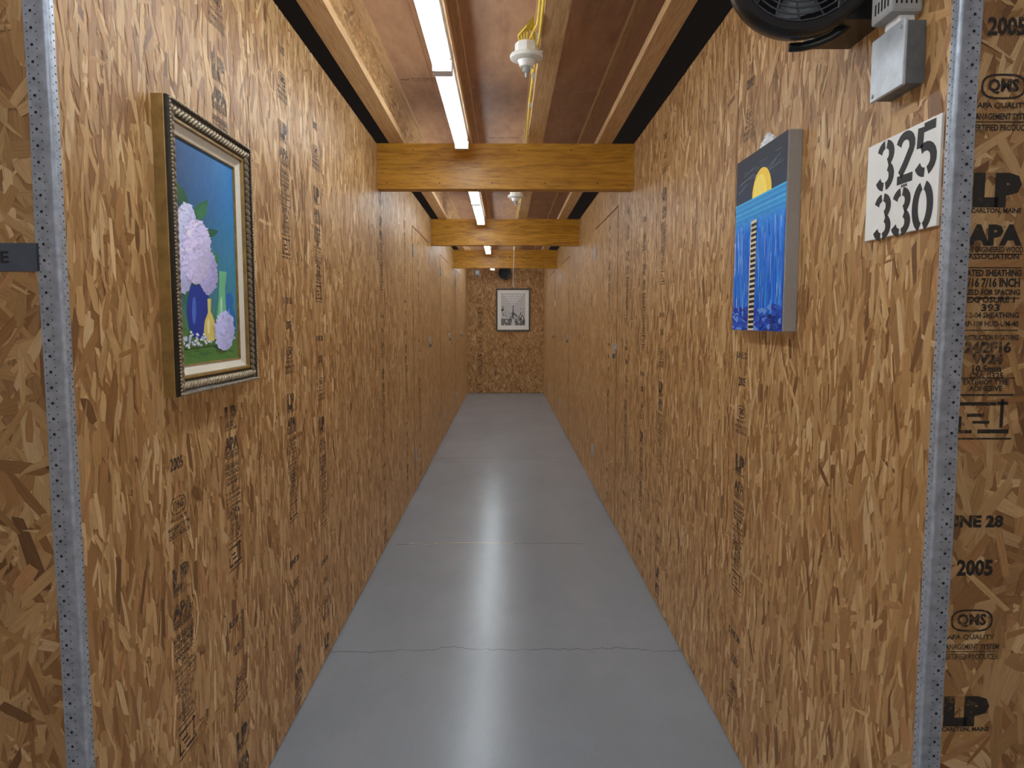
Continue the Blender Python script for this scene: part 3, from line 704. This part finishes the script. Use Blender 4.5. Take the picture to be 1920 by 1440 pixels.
# ---------------------------------------------------------------- wall fans
def fan(c, rot, s, wall_pt, lb, plate=None):
    Mx = Matrix.Translation(c) @ rot
    P = empty('wall_fan', c, lb, 'fan', 'black wall fans')
    g = Geo(); g.lathe([(0, -.075*s), (.05*s, -.075*s), (.085*s, -.066*s), (.125*s, -.035*s), (.146*s, .0), (.152*s, .035*s), (.150*s, .052*s), (.143*s, .06*s), (.128*s, .058*s), (.122*s, .048*s), (.12*s, .02*s), (.10*s, -.03*s), (0, -.05*s)], Mx, 0, 48)
    g.build('housing', [M_BLK], P, True)
    g = Geo()
    for r in [.03+.0115*k for k in range(9)]:
        g.tube([Mx @ Vector((r*s*math.cos(t), r*s*math.sin(t), (.05+.012*(1-(r/.12)**2))*s)) for t in [2*math.pi*k/32 for k in range(32)]], .0019*s, 6, 0, closed=True)
    for k in range(16):
        t = math.pi*k/8; g.tube([Mx @ Vector((r*s*math.cos(t+r*3), r*s*math.sin(t+r*3), (.049+.012*(1-(r/.12)**2))*s)) for r in (.02, .05, .08, .11, .124)], .0022*s, 6, 0)
    g.build('grille', [M_GRILL], P, True)
    g = Geo(); g.lathe([(0, .07*s), (.018*s, .068*s), (.024*s, .06*s), (.024*s, .05*s)], Mx, 0, 24); g.build('badge', [M_BLK], P, True)
    for k in range(4):
        g = Geo(); t0 = k*math.pi/2; V = []
        for r in (.018, .06, .10):
            for dt, h in ((-.42, -.012), (0, 0), (.42, .02)):
                V.append(Mx @ Vector((r*s*math.cos(t0+dt), r*s*math.sin(t0+dt), h*s)))
        g.faces(V, [(i*3+j, i*3+j+1, i*3+4+j, i*3+3+j) for i in range(2) for j in range(2)], 0); g.build('blade', [M_BLK], P, True)
    g = Geo(); w = Vector(wall_pt)
    arc_ = [Mx @ Vector((.158*s*math.cos(t), .158*s*math.sin(t), 0)) for t in [R(-95+10*k) for k in range(18)]]
    g.tube(arc_, .010*s, 8, 0)
    st = Vector(c)-Mx.to_3x3() @ Vector((0, 0, .07*s))
    g.tube([st, st*.5+w*.5+Vector((0, 0, -.02*s)), w], .016*s, 10, 0)
    if plate:
        g.box(*plate, 0)
    g.build('bracket', [M_BLK], P, True, .008 if plate else 0)
fan((.598, 1.50, 2.144), Euler((R(92), 0, R(-10))).to_matrix().to_4x4(), .98, (.748, 1.60, 2.13), 'large black wall fan cut by the top edge of the photo', (.655, .757, 1.44, 1.60, 2.02, 2.14))
fx, fz = ony(946, 512, 13.85)
fan((fx, 13.87, fz), Euler((R(95), 0, 0)).to_matrix().to_4x4(), .8, (fx, YE-.01, fz), 'small black fan high on the end wall above the photograph')
bx_, bz_ = ony(895, 512, YE)
P = empty('outlet_box', (bx_, YE-.03, bz_-.04), 'small grey outlet box with white plug high on the end wall', 'outlet box')
g = Geo(); g.box(bx_-.05, bx_+.05, YE-.045, YE-.002, bz_-.05, bz_+.06, 0); g.build('box_body', [M_GALV], P, False, .005)
g = Geo(); g.box(bx_-.03, bx_+.03, YE-.085, YE-.046, bz_-.02, bz_+.04, 0); g.build('plug', [M_WHITE], P, False, .006)

# ---------------------------------------------------------------- framed photograph on the end wall
a0, z1 = ony(930, 541, YE); a1, z0 = ony(994, 621, YE)
P = empty('framed_photograph', ((a0+a1)/2, YE-.003, z0), 'framed black and white photograph with white mat on the end wall', 'picture')
me_ = lambda a, b, h: (a, YE-h, b)
g = Geo(); sweep(g, [(0, .002), (0, .03), (.010, .032), (.028, .026), (.030, .015)], a0, a1, z0, z1, me_); g.build('frame', [M_DKFR], P)
g = Geo(); g.poly([me_(a0+.025, z0+.025, .016), me_(a1-.025, z0+.025, .016), me_(a1-.025, z1-.025, .016), me_(a0+.025, z1-.025, .016)], 0); g.build('mat', [M_MAT], P)
g = Geo(); p0, p1, q0, q1 = a0+.10, a1-.10, z0+.115, z1-.085; W_, H_ = p1-p0, q1-q0
def Q(pts, c, h): g.poly([me_(p0+W_*u, q0+H_*v, .0165+h*.0001) for u, v in pts], 0, s2l((c, c, c)))
Q([(0, 0), (1, 0), (1, 1), (0, 1)], 196, 1)
Q([(0, 1), (1, 1), (.55, .62), (.45, .62)], 228, 2)
for k in range(9):
    t = k/8; Q([(t-.008, 1), (t+.008, 1), (.5+(t-.5)*.12+.003, .62), (.5+(t-.5)*.12-.003, .62)], 130, 3)
for k in range(5): v = .68+.07*k; w = .06+(v-.62)*1.2; Q([(.5-min(.5, w), v), (.5+min(.5, w), v), (.5+min(.5, w), v+.008), (.5-min(.5, w), v+.008)], 140, 4)
Q([(0, 0), (1, 0), (1, .2), (0, .2)], 120, 5)
for k in range(150):
    u = random.random(); side_ = abs(u-.5)*2; v = random.uniform(0, .2+.35*side_+.1); r = random.uniform(.012, .04)
    if v+r*1.2 > 1 or u-r < 0 or u+r > 1: continue
    c = random.choice([50, 76, 110, 140, 180, 215]); Q([(u+r*math.cos(t)*random.uniform(.5, 1), v+max(-v, r*math.sin(t))) for t in [6.28*i/7 for i in range(7)]], c, 6+k*.02)
Q([(.47, .1), (.53, .1), (.515, .62), (.485, .62)], 78, 12); Q([(.43, .32), (.57, .32), (.55, .40), (.45, .40)], 90, 13); Q([(.42, .0), (.58, .0), (.53, .2), (.47, .2)], 210, 14)
g.build('print', [M_PAINT], P)

g = Geo()
g.box(HW-.006, HW-.002, 10.77, 10.85, 1.66, 1.74, 0); tag(g.build('door_plate', [M_WHITE]), 'small white plate beside the farthest door in the right wall', 'plate')

# ---------------------------------------------------------------- shadowless suns added as even fill, world and colour
for nm, d, s_ in (('ambient light from the left', (1, .25, .05), .66), ('ambient light from the right', (-1, .25, .05), .66), ('ambient light downward', (0, .3, -1), .3)):
    l = bpy.data.lights.new(nm, 'SUN'); l.energy = s_; l.angle = R(60); l.use_shadow = False; l.specular_factor = 0; l.color = (.99, 1, 1)
    o = bpy.data.objects.new(nm, l); C.objects.link(o); o.location = (0, 1, 1.6); o.rotation_euler = Vector(d).to_track_quat('-Z', 'Y').to_euler()
w = bpy.data.worlds.new('world'); bpy.context.scene.world = w; w.use_nodes = True
w.node_tree.nodes['Background'].inputs[0].default_value = (.5, .55, .6, 1); w.node_tree.nodes['Background'].inputs[1].default_value = .1
vs = bpy.context.scene.view_settings
vs.view_transform = 'Standard'; vs.look = 'None'; vs.exposure = 0.0
for o in bpy.data.objects:
    if '_w' in o.keys(): del o['_w']
